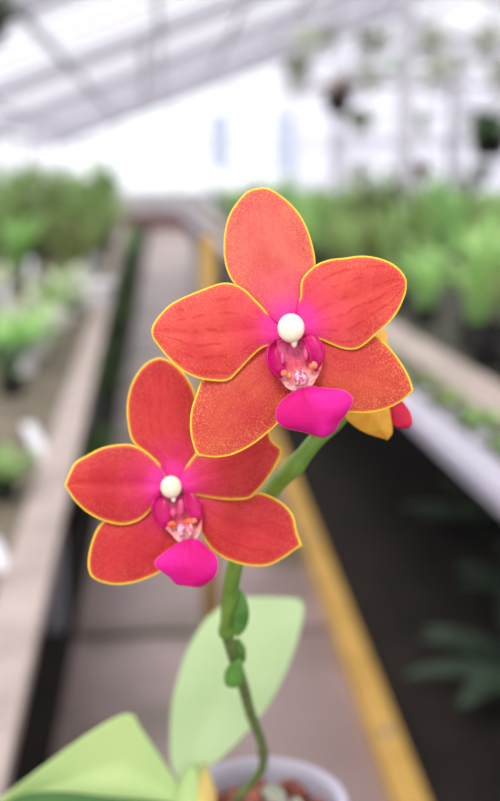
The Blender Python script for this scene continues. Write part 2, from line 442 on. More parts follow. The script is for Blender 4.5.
# white plant labels lying on the near left bench
def tagob(p0, p1, w, label, z=zt):
    A = G(*p0, z+.006); Bq = G(*p1, z+.03); b = MB(); b.beam(A, Bq, w, .003)
    d = (Bq-A).normalized(); r = d.cross(Vector((0,0,1))).normalized()*w/2
    t = A - d*w*.8
    b.add([A-r+Vector((0,0,-.0015)), A+r+Vector((0,0,-.0015)), t+Vector((0,0,-.0015)), A-r+Vector((0,0,.0015)), A+r+Vector((0,0,.0015)), t+Vector((0,0,.0015))], [(0,2,1),(3,4,5),(0,1,4,3),(1,2,5,4),(2,0,3,5)])
    o = b.build('plant_label', M['tag'], None, (A.x, A.y, z)); o['label'] = label; o['category'] = 'plant label'; return o
tagob((44, 458), (28, 424), .035, 'white plastic plant label lying next to the pale rail of the left bench')
tagob((0, 566), (-8, 540), .03, 'white plastic plant label at the left edge of the photo, nearest the viewer')
def stick(x, y, z, label):
    b = MB(); w_ = .016
    b.hexa([(x-.004,y-.001,z),(x+.004,y-.001,z),(x+.004,y+.001,z),(x-.004,y+.001,z),(x-w_,y-.001,z+.05),(x+w_,y-.001,z+.05),(x+w_,y+.001,z+.05),(x-w_,y+.001,z+.05)])
    b.hexa([(x-w_,y-.001,z+.05),(x+w_,y-.001,z+.05),(x+w_,y+.001,z+.05),(x-w_,y+.001,z+.05),(x-w_,y+.02,z+.24),(x+w_,y+.02,z+.24),(x+w_,y+.022,z+.24),(x-w_,y+.022,z+.24)])
    o = b.build('plant_label', M['tag'], None, (x, y, z)); o['label'] = label; o['category'] = 'plant label'; o['group'] = 'white labels standing among the silvery plants'
for k in range(8):
    x, y = lx(4.0 + k*.42, (.46, 1.27, .86)[k % 3]); stick(x, y, zt, 'upright white label among the silvery plants, %s from the viewer' % ORD[k])
# white pots near the bench edge further back
for (px, py, s, lab) in [(96, 300, 1.0, 'empty white pot near the left bench edge, nearest of three'), (82, 284, .9, 'empty white pot near the left bench edge, middle of three'), (88, 268, 1.0, 'empty white pot near the left bench edge, farthest of three')]:
    q = G(px, py, zt+.05); b = pot_mb(.1*s, .15*s); b.v = [v + Vector((q.x, q.y, zt)) for v in b.v]
    o = b.build('empty_pot', M['white_pot'], None, (q.x, q.y, zt)); o['label'] = lab; o['category'] = 'pot'

# right bench: lush green plants in black pots
zr = ZR - .03
def rx(y, off): p = e0 + dr*((y - e0.y)/dr.y) + sr*off; return p.x, p.y
ROWS = ['next to the boards', 'second from the boards', 'third from the boards', 'fourth from the boards', 'fifth from the boards']
for c_, off in enumerate((.2, .66, 1.14, 1.64, 2.2)):
    cnt = 0
    for row in range(19):
        x, y = rx(2.6 + row*.5 + rnd.uniform(-.05,.05), o_h + off + rnd.uniform(-.04,.04))
        if math.hypot(x - (401-VPX)/F*9.0, y - 9) < .3 or not inframe(x, y): continue
        if (row + c_*2) % 4: place(grass[(row + c_) % 3], x, y, zr, 'arching green plant on the right bench, %s in the row %s' % (ORD[cnt], ROWS[c_]), 'green plants massed on the right bench', rnd.uniform(.6,.86))
        else: place(cane[(row + c_) % 3], x, y, zr, 'upright leafy plant on the right bench, %s in the row %s' % (ORD[cnt], ROWS[c_]), 'green plants massed on the right bench', rnd.uniform(.6,.85))
        cnt += 1
sd = [make_plant(('seedling','seedling','rosette'), M['white_pot'], M['leaf_lime'], .07, .02, rnd) for _ in range(2)]
for k in range(9):
    x, y = rx(1.35 + k*.24, (o_f + o_g)/2); place(sd[k % 2], x, y, ZR-.03, 'tiny seedling between the two pale boards of the right bench, %s from the viewer' % ORD[k], 'seedlings between the boards of the right bench', rnd.uniform(.8,1.1))
# empty black pots near the bench edge at the right side of the photo
for (px, py, lab) in [(462, 352, 'black empty pot at the front of the right bench, left of two'), (494, 372, 'black empty pot at the front of the right bench, right of two')]:
    q = G(px, py+14, zr); b = pot_mb(.085, .12); b.v = [v + Vector((q.x+.1, q.y, zr)) for v in b.v]
    o = b.build('empty_pot', M['black_pot'], None, (q.x+.1, q.y, zr)); o['label'] = lab; o['category'] = 'pot'

# far right: taller staging with white-flowered plants, and hanging pots
def flowering(rad, h, rn):
    t = thing('flowering_plant', '', 'potted plant'); pot_mb(.1, .14).build('pot', M['white_pot'], t)
    b = MB()
    for k in range(16): strap(b, (0,0,.1), rn.uniform(0,6.28), h*rn.uniform(.7,1), .06, rn.uniform(.1,.8), rn.uniform(.4,1.2))
    b.build('foliage', M['leaf_mid'], t, smooth=True)
    b = MB()
    for k in range(26):
        c = Vector((rn.uniform(-.3,.3), rn.uniform(-.3,.3), h*rn.uniform(.7,1.25)))
        for j in range(5): strap(b, c, j*1.257 + rn.random(), .06, .05, 1.2, .3, 3)
    b.build('blossoms', M['white_petal'], t, smooth=True, label='white blossoms'); return t
LV = {1.0: 'lower', 1.75: 'middle', 2.5: 'upper'}
b = MB(); stg = thing('plant_staging', 'pale tiered staging full of mixed plants far behind the right bench', 'staging', (2.4, 15.5, 0)); stg['_w'] = tuple(stg.location)
for zz in LV:
    b = MB(); b.box(2.4, 9.2, 15.5, 16.1, zz-.03, zz); b.build('shelf', M['white_board'], stg)
for x in (2.43, 4.1, 5.8, 7.5, 9.17):
    for y in (15.53, 16.07):
        b = MB(); b.box(x-.03, x+.03, y-.03, y+.03, -.02, 2.5); b.build('post', M['white_frame'], stg)
fl = [flowering(.3, .36, rnd), make_plant(('dark_leaved_plant','potted plant','strap'), M['white_pot'], M['leaf_dark'], .55, .1, rnd), flowering(.3, .4, rnd),
      make_plant(('leafy_plant','potted plant','rosette'), M['white_pot'], M['leaf_mid'], .45, .1, rnd), make_plant(('red_leaved_plant','potted plant','strap'), M['white_pot'], M['leaf_red'], .5, .1, rnd)]
KN = ['white flowering plant', 'dark leaved plant', 'white flowering plant', 'broad leaved plant', 'red brown leaved plant']
for zz, nm in LV.items():
    for k in range(7 if zz < 2.4 else 5):
        x = 2.75 + k*.88 + (0 if zz < 2.4 else .5)
        if VPX + x/15.8*F > 540: continue
        j_ = (k*2 + int(zz*2)) % 5; place(fl[j_], x, 15.8, zz, '%s on the %s tier of the far staging, %s from left' % (KN[j_], nm, ORD[k]), 'plants on the far staging', rnd.uniform(.9,1.15))
for k in range(5):
    place(wf[k % 2], 1.5 + k*2.3, 21 + rnd.uniform(-.5,.5), -.02, 'broad leaved bush on the ground at the far end, %s from the left' % ORD[k], 'bushes on the ground at the far end', rnd.uniform(3.3,3.8))
def hanging(px, py, d, leafm, size, label, dense=40, white=False):
    p = P(px, py, d); t = thing('hanging_plant', label, 'hanging plant', p); b = MB()
    b.lathe([(0,-.5*size),(.3*size,-.45*size),(.42*size,-.05*size),(.45*size,0),(.4*size,0),(.3*size,-.3*size),(0,-.36*size)], n=18)
    b.build('pot', M['white_pot'] if white else M['black_pot'], t)
    b = MB()
    for k in range(dense): strap(b, (rnd.uniform(-.2,.2)*size, rnd.uniform(-.2,.2)*size, -.1*size), rnd.uniform(0,6.28), size*rnd.uniform(.7,1.2), size*.18, rnd.uniform(.1,1.0), rnd.uniform(.8,2.0), 6)
    b.build('foliage', leafm, t, smooth=True)
    b = MB(); zt_ = rz(p.x) - .0 - p.z
    ap = Vector((0,0,size*1.1))
    for k in range(3):
        a_ = k*2.094; b.tube([Vector((.43*size*math.cos(a_), .43*size*math.sin(a_), 0)), ap], .004, 6)
    b.tube([ap, Vector((0,0,zt_))], .004, 6); b.build('wire', M['grey_metal'], t)
hanging(338, 96, 10.5, M['leaf_red'], .34, 'hanging plant with red brown leaves above the right bench')
hanging(490, 135, 8.5, M['leaf_dark'], .36, 'dark leaved hanging plant at the right edge of the photo')
hanging(-14, 18, 5.0, M['leaf_dark'], .24, 'dark green hanging plant in the top left corner of the photo')
for row, (yy, zz, nm, x0, n_) in enumerate([(11.6, 2.25, 'front', 1.35, 4), (13.6, 2.75, 'middle', 1.7, 5), (18.5, 3.3, 'rear', 2.6, 5)]):
    for k in range(n_):
        x = x0 + k*(.72 if row < 2 else .9); v_ = RM.transposed() @ (Vector((x, yy, zz)) - CAM); px_ = W/2 + v_.x/-v_.z*F; py_ = H/2 - v_.y/-v_.z*F
        hanging(px_, py_, -v_.z, M['leaf_silver'], .36 if row < 2 else .44, 'white hanging pot with pale leaves, %s from left in the %s row' % (ORD[k], nm), 26, True)
# ferns and weeds on the ground
def fern(rn, n=11, L=.42):
    t = thing('fern', '', 'fern'); b = MB()
    for k in range(n):
        ang = k*2.4 + rn.uniform(-.2,.2); th = rn.uniform(.35,.8); p = Vector((0,0,0)); dx, dy = math.cos(ang), math.sin(ang); ll = L*rn.uniform(.8,1.1); N = 16
        for j in range(N):
            tt = j/N; st = ll/N; q = p + Vector((dx*math.sin(th), dy*math.sin(th), math.cos(th)))*st
            b.beam(p, q, .005, .003)
            pl = .075*math.sin(math.pi*(.1+.88*tt))
            for sg in (-1, 1):
                strap(b, q, ang + sg*1.25, pl, .022, th*.5+.9, .5, 3)
            p = q; th += 1.3/N
    b.build('frond', M['leaf_fern'], t, smooth=True); return t
fp = [fern(rnd), fern(rnd, 13, .5)]
wdk = [make_plant(('ground_plant','plant','strap'), M['black_pot'], M['leaf_green'], .3, .07, rnd) for _ in range(2)]
fl_ = [((474, 590), 'grey green fern under the right bench, middle one'), ((462, 668), 'grey green fern under the right bench, nearest one'), ((428, 500), 'grey green fern under the right bench, farthest one')]
for k, (pq, lab) in enumerate(fl_):
    q = G(pq[0]+10, pq[1]+28, 0); c = fp[k % 2] if k < 2 else copy_tree(fp[k % 2]); c.location = (q.x+.05, q.y, -.02); c.rotation_euler.z = k*1.3; c['label'] = lab; c['group'] = 'ferns under the right bench'
    c.scale = (.85,)*3; c.location.x += .12
for k in range(19):
    yy = 4.2 + k*.85
    x = XL - .12 - .01*k
    c = place(wdk[k % 2], 0, 0, 0, '', ''); c.location = (x-.02, yy, -.02); c.rotation_euler.z = rnd.uniform(0,6.28); s = rnd.uniform(1.2,1.5); c.scale = (s,s,s)
    c['label'] = 'low green plant on the ground left of the path, %s from the viewer' % ORD[k]; c['group'] = 'dark plants along the left edge of the path'

# ------------------------------------------------------------------ the orchid
D0 = .30
class Space:
    """flower space: photo-scale units across, z units toward the viewer, all at a real depth"""
    def __init__(s, d): s.d = d; s.k = d/F
    def __call__(s, x, y, z=0): return P(x, y, s.d - z*s.k)

def petal_mat(name, body, body2, magenta, veins=.5, spots=.5, edge_w=2.2, yellow=(250,222,74), heart=False):
    m = bpy.data.materials.new(name); m.use_nodes = True; n = m.node_tree.nodes; l = m.node_tree.links
    bs = n['Principled BSDF']; bs.inputs['Roughness'].default_value = .5; bs.inputs['Specular IOR Level'].default_value = .25
    def attr(nm): q = n.new('ShaderNodeAttribute'); q.attribute_name = nm; return q.outputs['Fac']
    def math_(op, x, y=None):
        q = n.new('ShaderNodeMath'); q.operation = op
        for k, vv in enumerate((x, y)):
            if vv is None: continue
            if isinstance(vv, (int, float)): q.inputs[k].default_value = vv
            else: l.new(vv, q.inputs[k])
        return q.outputs[0]
    def rng(x, a_, b_, c_=0, d_=1, smooth=True):
        q = n.new('ShaderNodeMapRange'); q.interpolation_type = 'SMOOTHSTEP' if smooth else 'LINEAR'
        l.new(x, q.inputs[0]); q.inputs[1].default_value = a_; q.inputs[2].default_value = b_; q.inputs[3].default_value = c_; q.inputs[4].default_value = d_; return q.outputs[0]
    def mixc(f, c1, c2):
        q = n.new('ShaderNodeMixRGB')
        if isinstance(f, (int,float)): q.inputs[0].default_value = f
        else: l.new(f, q.inputs[0])
        for k, cc in ((1, c1), (2, c2)):
            if isinstance(cc, tuple): q.inputs[k].default_value = lin(cc)
            else: l.new(cc, q.inputs[k])
        return q.outputs[0]
    tcd = n.new('ShaderNodeTexCoord').outputs['Object']
    def noise(sc, det=2):
        q = n.new('ShaderNodeTexNoise'); q.inputs['Scale'].default_value = sc; q.inputs['Detail'].default_value = det; l.new(tcd, q.inputs['Vector']); return q.outputs[0]
    E, T, S, Rr = attr('edge'), attr('along'), attr('across'), attr('radius')
    base = mixc(rng(noise(90), .35, .65), body, body2)
    if heart:  # lip base deepened to crimson, shading put into the colour
        base = mixc(math_('MULTIPLY', rng(T, .0, .4, 1, 0), rng(math_('ABSOLUTE', S), 0, .45, .9, 0)), base, (204,14,88))
    # fine yellow speckle, stronger to the margin
    sp_ = rng(noise(2300, 2), .46, .66)
    far = rng(E, 2, 26, 1.0, .35)
    base = mixc(math_('MULTIPLY', math_('MULTIPLY', sp_, far), spots), base, (238,170,104))
    # veins running from base to tip
    wv = math_('SINE', math_('ADD', math_('MULTIPLY', S, 21.0), math_('MULTIPLY', noise(160), 6.0)))
    vm = math_('MULTIPLY', rng(wv, .45, 1.0), rng(noise(320), .38, .62))
    base = mixc(math_('MULTIPLY', vm, veins), base, (196,30,34))
    # midrib
    mr = math_('MULTIPLY', rng(math_('ABSOLUTE', S), 0, .09, 1, 0), rng(T, .45, .85))
    base = mixc(math_('MULTIPLY', mr, .3*veins + .08), base, (190,30,40))
    # magenta heart
    jr = math_('ADD', Rr, math_('MULTIPLY', math_('SUBTRACT', noise(420, 3), .5), 14.0))
    base = mixc(math_('MULTIPLY', rng(jr, 16, 70, 1, 0, False), .65), base, magenta)
    base = mixc(math_('MULTIPLY', rng(jr, 14, 42, 1, 0), .85), base, (246,62,178))
    # yellow margin
    we = math_('ADD', E, math_('MULTIPLY', math_('SUBTRACT', noise(900), .5), 1.0))
    base = mixc(rng(we, edge_w*.5, edge_w*2.2, .4, 0), base, (240,150,50))
    base = mixc(rng(we, edge_w*.4, edge_w*1.0, 1, 0), base, yellow)
    l.new(base, bs.inputs['Base Color'])
    bp = n.new('ShaderNodeBump'); bp.inputs['Strength'].default_value = .25; bp.inputs['Distance'].default_value = .0006
    l.new(noise(1100, 3), bp.inputs['Height']); l.new(bp.outputs[0], bs.inputs['Normal'])
    tr = n.new('ShaderNodeBsdfTranslucent'); l.new(base, tr.inputs[0]); mx = n.new('ShaderNodeMixShader'); mx.inputs[0].default_value = .3
    l.new(bs.outputs[0], mx.inputs[1]); l.new(tr.outputs[0], mx.inputs[2]); l.new(mx.outputs[0], n['Material Output'].inputs[0])
    return m
PM_sep = petal_mat('coral_sepal', (230,112,104), (222,92,90), (236,74,142), .12, .55)
PM_pet = petal_mat('orange_red_petal', (230,86,80), (216,62,64), (234,44,116), .5, .25)
PM_red = petal_mat('deep_red_petal', (212,58,64), (198,42,56), (232,44,134), .4, .2, 2.3)
PM_low = petal_mat('speckled_orange_sepal', (214,84,66), (204,58,60), (226,40,96), .2, .5)
PM_mag = petal_mat('magenta_lip', (242,38,168), (228,20,136), (244,50,176), .12, .0, .5, (246,110,170), True)
M['petal_back'] = mat('yellow_petal_back', (238,172,58), .5, (244,198,70), 300, transl=.3)
M['lip_back'] = mat('pink_lip_back', (226,60,140), .5, transl=.3)
M['lobe'] = mat('magenta_side_lobe', (196,8,92), .35, (218,20,126), 260, transl=.25)
M['lobe_tip'] = mat('orange_lobe_patch', (226,84,30), .4, (240,150,120), 500)
M['throat'] = mat('pink_throat', (222,50,120), .4, (236,110,160), 500, transl=.2)
M['throat_pale'] = mat('pale_pink_throat', (244,190,206), .4, (232,90,150), 420, transl=.3)
mg = M['throat_grad'] = mat('throat_shading_to_white', (226,70,140), .4, transl=.2)
n = mg.node_tree.nodes; l = mg.node_tree.links
at_ = n.new('ShaderNodeAttribute'); at_.attribute_name = 'along'; cr = n.new('ShaderNodeValToRGB'); l.new(at_.outputs['Fac'], cr.inputs[0])
for k_, (ps, cc) in enumerate([(0,(214,40,120)),(.35,(232,104,156)),(.55,(226,70,96)),(.72,(246,176,170)),(.9,(250,214,214))]):
    e_ = cr.color_ramp.elements[k_] if k_ < 2 else cr.color_ramp.elements.new(ps)
    e_.position = ps; e_.color = lin(cc)
nz_ = n.new('ShaderNodeTexNoise'); nz_.inputs['Scale'].default_value = 900; tc_ = n.new('ShaderNodeTexCoord'); l.new(tc_.outputs['Object'], nz_.inputs['Vector'])
rr_ = n.new('ShaderNodeMapRange'); rr_.inputs[1].default_value = .52; rr_.inputs[2].default_value = .6; l.new(nz_.outputs[0], rr_.inputs[0])
mq = n.new('ShaderNodeMixRGB'); mq.inputs[2].default_value = lin((204,24,92)); mk = n.new('ShaderNodeMath'); mk.operation = 'MULTIPLY'; mk.inputs[1].default_value = .55
l.new(rr_.outputs[0], mk.inputs[0]); l.new(mk.outputs[0], mq.inputs[0]); l.new(cr.outputs[0], mq.inputs[1])
l.new(mq.outputs[0], n['Principled BSDF'].inputs['Base Color'])
for q_ in n:
    if q_.type == 'BSDF_TRANSLUCENT': l.new(mq.outputs[0], q_.inputs[0])
M['callus'] = mat('spotted_callus', (206,20,90), .35, (248,206,222), 1100, transl=.1)
M['anther'] = mat('cream_anther', (255,246,230), .3, (252,236,206), 120, transl=.15)
M['stem'] = mat('green_stem', (108,150,58), .35, (138,174,78), 120, transl=.1)
M['stem_low'] = mat('dark_stem', (84,104,56), .5, (116,134,74), 260)
M['bract'] = mat('green_bract', (78,134,48), .4, (108,160,66), 160, transl=.25)
M['orchid_leaf'] = mat('orchid_leaf', (186,210,156), .4, (198,218,168), 22, transl=.3, spec=.5)
M['orchid_leaf_yellow'] = mat('orchid_leaf_yellowish', (206,226,156), .4, (196,222,152), 18, transl=.3, spec=.5)
M['orchid_leaf_dark'] = mat('orchid_leaf_dark', (62,108,50), .4, (84,130,64), 18, transl=.2, spec=.5)
M['sheath'] = mat('yellow_sheath', (222,216,130), .5, (230,196,120), 120, transl=.3)
M['bark'] = mat('bark', (120,66,54), .9, (160,96,80), 160, .6)
M['moss'] = mat('pale_moss', (196,198,186), .9, (150,156,130), 300, .5)

def cv(x0, y0, s, pts): return [(x0 + x/s, y0 + y/s) for x, y in pts]

def petal(parent, loc, name, S, ctr, L, R, tip, base, zf, m, label=None, nt_=34, ns=28, back=None, thick=.0006, closed=False):
    """L and R are the two margins from base to tip in photo units; zf(t,s) the relief towards the viewer"""
    Lp = catmull([base] + L + [tip], nt_); Rp = catmull([base] + R + [tip], nt_)
    outline = Lp + Rp[::-1]; segs = list(zip(outline, outline[1:]))
    b = MB(); vs = []; E = []; T = []; A_ = []; RR = []
    for i in range(nt_):
        t = i/(nt_-1)
        for k in range(ns+1):
            u = -1 + 2*k/ns; s_ = math.sin(u*math.pi/2)         # finer near the margins
            f = (s_+1)/2
            x = Lp[i][0]*(1-f) + Rp[i][0]*f; y = Lp[i][1]*(1-f) + Rp[i][1]*f
            e = 99
            for (ax, ay), (bx, by) in segs:
                dx, dy = bx-ax, by-ay; q = dx*dx + dy*dy
                w = 0 if q < 1e-9 else max(0, min(1, ((x-ax)*dx + (y-ay)*dy)/q)); e = min(e, math.hypot(x-ax-dx*w, y-ay-dy*w))
            # the claw at the base has no yellow margin
            rad = math.hypot(x-ctr[0], y-ctr[1])/getattr(S, 'rs', 1.0); e -= max(0, t-.94)*28
            if rad < 30: e += (30-rad)*.5
            vs.append(S(x, y, zf(t, s_))); E.append(e); T.append(t); A_.append(s_); RR.append(rad)
    fs = []
    n1 = ns+1
    for i in range(nt_-1):
        for k in range(ns):
            q = (i*n1+k, (i+1)*n1+k, (i+1)*n1+k+1, i*n1+k+1)
            if i == 0: q = (i*n1+k, (i+1)*n1+k, (i+1)*n1+k+1)
            elif i == nt_-2: q = (i*n1+k, (i+1)*n1+k, i*n1+k+1)
            fs.append(q)
    b.add(vs, fs); b.a = {'edge': E, 'along': T, 'across': A_, 'radius': RR}
    o = b.build(name, [m, back or M['petal_back']], parent, smooth=True)
    # turn the front face to the viewer
    me = o.data; p = me.polygons[len(me.polygons)//2]
    if p.normal.dot(CAM - vs[len(vs)//2]) < 0: me.flip_normals()
    md = o.modifiers.new('thickness', 'SOLIDIFY'); md.thickness = thick; md.offset = -1; md.material_offset = 1; md.material_offset_rim = 0
    if label: o['label'] = label
    return o

def ellips(mb, S, c, r, nu=20, nv=12, squash=None):
    vs = []
    for i in range(nv+1):
        th = math.pi*i/nv
        for k in range(nu):
            ph = 2*math.pi*k/nu
            vs.append(S(c[0] + r[0]*math.sin(th)*math.cos(ph), c[1] + r[1]*math.sin(th)*math.sin(ph), c[2] + r[2]*math.cos(th)))
    fs = [(i*nu+k, i*nu+(k+1)%nu, (i+1)*nu+(k+1)%nu, (i+1)*nu+k) for i in range(nv) for k in range(nu)]
    mb.add(vs, fs)

root_loc = P(262, 812, .50); root_loc.z -= .072
orchid = thing('potted_orchid', 'coral red moth orchid with yellow edged blooms growing in a small white pot', 'orchid', root_loc)
orchid['_w'] = tuple(root_loc)
def sub_build(mb, name, m, parent, **kw):
    """a child of a part: the part sits at its parent's origin, so coordinates match"""
    return mb.build(name, m, parent, **kw)

def flower(S, ctr, zbase, parts, lip, label, kscale, mats):
    # throat and column: the flower's own mesh
    b = MB(); cx, cy = ctr
    k = kscale
    # column: a short curved club from the throat towards the viewer
    pts = [S(cx, cy + 10*k, -10*k), S(cx, cy + 9*k, 0), S(cx, cy + 6*k, 8*k), S(cx, cy + 2*k, 13*k), S(cx, cy, 16*k)]
    b.tube(pts, [9*k*S.k, 8.5*k*S.k, 9*k*S.k, 10*k*S.k, 9*k*S.k], 20)
    fl = b.build('flower', M['throat'], orchid, smooth=True); fl['label'] = label; fl['_w'] = tuple(root_loc)
    for (nm, L, R, tip, base, zf, m, lab) in parts:
        petal(fl, None, nm, S, ctr, L, R, tip, base, zf, m, lab)
    b = MB(); ellips(b, S, (cx, cy, 17*k), (13.6*k, 14.6*k, 10*k), 28, 18)
    # little beak below the cap
    ellips(b, S, (cx + 3*k, cy + 14*k, 14*k), (3.4*k, 6*k, 4*k), 12, 8)
    b.build('anther_cap', M['anther'], fl, smooth=True, label='cream white rounded cap')
    return fl

def zpet(z0, rise, edge, tipdrop, groove=1.2, skew=0.0, wav=0.0, wf=3.0):
    def f(t, s):
        return z0 + rise*math.sin(math.pi*min(1, t*.9)) + edge*s*s*math.sin(math.pi*(.15+.8*t)) - tipdrop*t*t - groove*math.exp(-(s/.16)**2)*math.sin(math.pi*t) + skew*s*math.sin(math.pi*t*.9) + wav*math.sin(wf*math.pi*t + 1)*s*abs(s)
    return f

# ---- front flower
S1 = Space(D0)
c1 = (291, 328)
a1 = lambda p: cv(210,180,4.167,p); a2 = lambda p: cv(140,270,3.333,p); a3 = lambda p: cv(290,240,3.846,p); a4 = lambda p: cv(180,340,3.846,p); a5 = lambda p: cv(300,320,4.167,p)
parts1 = [
 ('dorsal_sepal', a1([(285,600),(240,560),(185,505),(128,460),(84,408),(60,335),(58,240),(77,150),(118,85),(158,45)]),
                  a1([(345,600),(372,545),(400,480),(425,415),(440,350),(430,280),(405,200),(365,130),(310,75),(262,42),(232,30)]), a1([(200,33)])[0], (291,326),
                  zpet(-7, 3, -5, 3, 1.0), PM_sep, 'pale coral upright sepal finely speckled with yellow'),
 ('lateral_sepal', a4([(405,-20),(330,10),(245,50),(175,95),(110,130),(80,160),(62,210),(45,260),(38,320),(42,370),(54,415)]),
                  a4([(440,30),(450,110),(435,200),(405,285),(370,328),(340,355),(290,395),(240,425),(190,445),(130,452),(90,447)]), a4([(68,449)])[0], (291,330),
                  zpet(-9, 3, -6, -2, 1.0), PM_low, 'speckled orange lower left sepal'),
 ('lateral_sepal', a5([(20,45),(90,20),(180,10),(260,28),(320,65),(370,110),(410,160),(445,215),(462,255)]),
                  a5([(-10,120),(10,200),(50,280),(100,345),(150,375),(200,385),(270,388),(330,380),(382,362),(428,335),(455,312)]), a5([(476,298)])[0], (291,330),
                  zpet(-9, 3, -6, 3, 1.0), PM_low, 'speckled orange lower right sepal with a yellow point'),
 ('petal', a2([(445,170),(410,125),(380,95),(350,65),(310,45),(270,43),(215,62),(150,88),(100,115),(65,150),(44,180)]),
           a2([(440,245),(400,265),(365,298),(330,335),(295,368),(245,370),(190,360),(140,335),(95,295),(62,255),(42,228)]), a2([(36,204)])[0], (289,332),
           zpet(-1, 5, -5, 3, 1.8, 0, 1.5), PM_pet, 'broad coral petal pointing left with red veins'),
 ('petal', a3([(25,300),(30,255),(40,215),(42,160),(65,125),(100,95),(150,75),(210,68),(270,60),(330,66),(385,85),(425,115)]),
           a3([(60,365),(110,380),(160,402),(210,420),(255,420),(290,400),(330,365),(380,320),(415,275),(438,225),(449,190)]), a3([(449,150)])[0], (293,332),
           zpet(-1, 5, -6, 2, 1.8, 0, 1.5), PM_pet, 'broad coral petal pointing right with red veins'),
]
fl1 = flower(S1, c1, 0, parts1, None, 'largest orchid bloom, in front, coral petals with yellow edges', 1.0, None)
l1 = lambda p: cv(255,300,4.545,p)
def lip(fl, S, ctr, k, lobeL, lobeR, mid, throat, cal, tc):
    # funnel behind the column
    petal(fl, None, 'throat', S, ctr, throat[0], throat[1], throat[3], throat[2], lambda t, s: (-3 + 4*s*s + 12*t*t)*k, M['throat_grad'], 'pink throat paling to white below', 24, 18, M['throat_pale'], .0004)
    for nm, lb, sg in (('side_lobe', lobeL, -1), ('side_lobe', lobeR, 1)):
        petal(fl, None, nm, S, ctr, lb[0], lb[1], lb[3], lb[2], (lambda t, s, sg=sg: 7*k + 9*k*math.sin(math.pi*t) + sg*s*4*k - 5*k*(1-s*s)*math.sin(math.pi*t)), M['lobe'], 'deep magenta curved side lobe', 20, 14, M['lip_back'], .0005)
    petal(fl, None, 'mid_lobe', S, ctr, mid[0], mid[1], mid[3], mid[2], lambda t, s: 12*k + 13*k*math.sin(math.pi*(.1+.8*t)) - 11*k*s*s + 2.2*k*math.exp(-(s/.14)**2)*(1-t)**2*3 - 4*k*t*t, PM_mag, 'vivid magenta spreading lip', 30, 24, M['lip_back'], .0006)
    b = MB()
    for (x, y, rx_, ry_) in cal[:2]: ellips(b, S, (x, y, 15*k), (rx_, ry_, 5*k), 14, 10)
    b.build('callus', M['callus'], fl, smooth=True, label='tiny white crest spotted with crimson')
    b = MB()
    for (x, y, rx_, ry_) in cal[2:]: ellips(b, S, (x, y, 12*k), (rx_, ry_, 4*k), 14, 10)
    b.build('throat_tooth', M['throat'], fl, smooth=True, label='pink tooth inside the throat')
    b = MB()
    for (x, y, rx_, ry_) in tc: ellips(b, S, (x, y, 14*k), (rx_, ry_, 4*k), 12, 8)
    b.build('lobe_patch', M['lobe_tip'], fl, smooth=True, label='orange patches at the foot of the side lobes')
lip(fl1, S1, c1, 1.0,
    (l1([(92,188),(68,206),(57,250),(66,300),(92,338)]), l1([(100,200),(104,238),(124,262),(136,300),(134,335)]), l1([(97,186)])[0], l1([(122,354)])[0]),
    (l1([(240,158),(268,158),(298,190),(313,240),(304,285)]), l1([(226,180),(240,215),(256,250),(255,285),(262,310)]), l1([(230,165)])[0], l1([(285,318)])[0]),
    (l1([(195,402),(165,420),(140,440),(110,468),(94,510),(98,548),(125,577),(170,592),(220,602),(268,618)]),
     l1([(250,388),(290,396),(340,401),(392,405),(436,430),(447,462),(422,510),(388,555),(375,582),(345,612)]), l1([(222,396)])[0], l1([(308,630)])[0]),
    (l1([(90,200),(62,260),(80,320),(120,365),(152,400)]), l1([(285,200),(308,250),(300,310),(280,350),(255,385)]), l1([(180,170)])[0], l1([(215,412)])[0]),
    [(255+190/4.545, 300+355/4.545, 3.6, 8), (255+218/4.545, 300+352/4.545, 4.2, 8.5), (255+232/4.545, 300+240/4.545, 3.4, 8.5), (255+125/4.545, 300+262/4.545, 2.6, 7)],
    [(255+264/4.545, 300+298/4.545, 4.6, 4.6), (255+132/4.545, 300+332/4.545, 3.6, 3.6), (255+158/4.545, 300+345/4.545, 2.4, 4)])

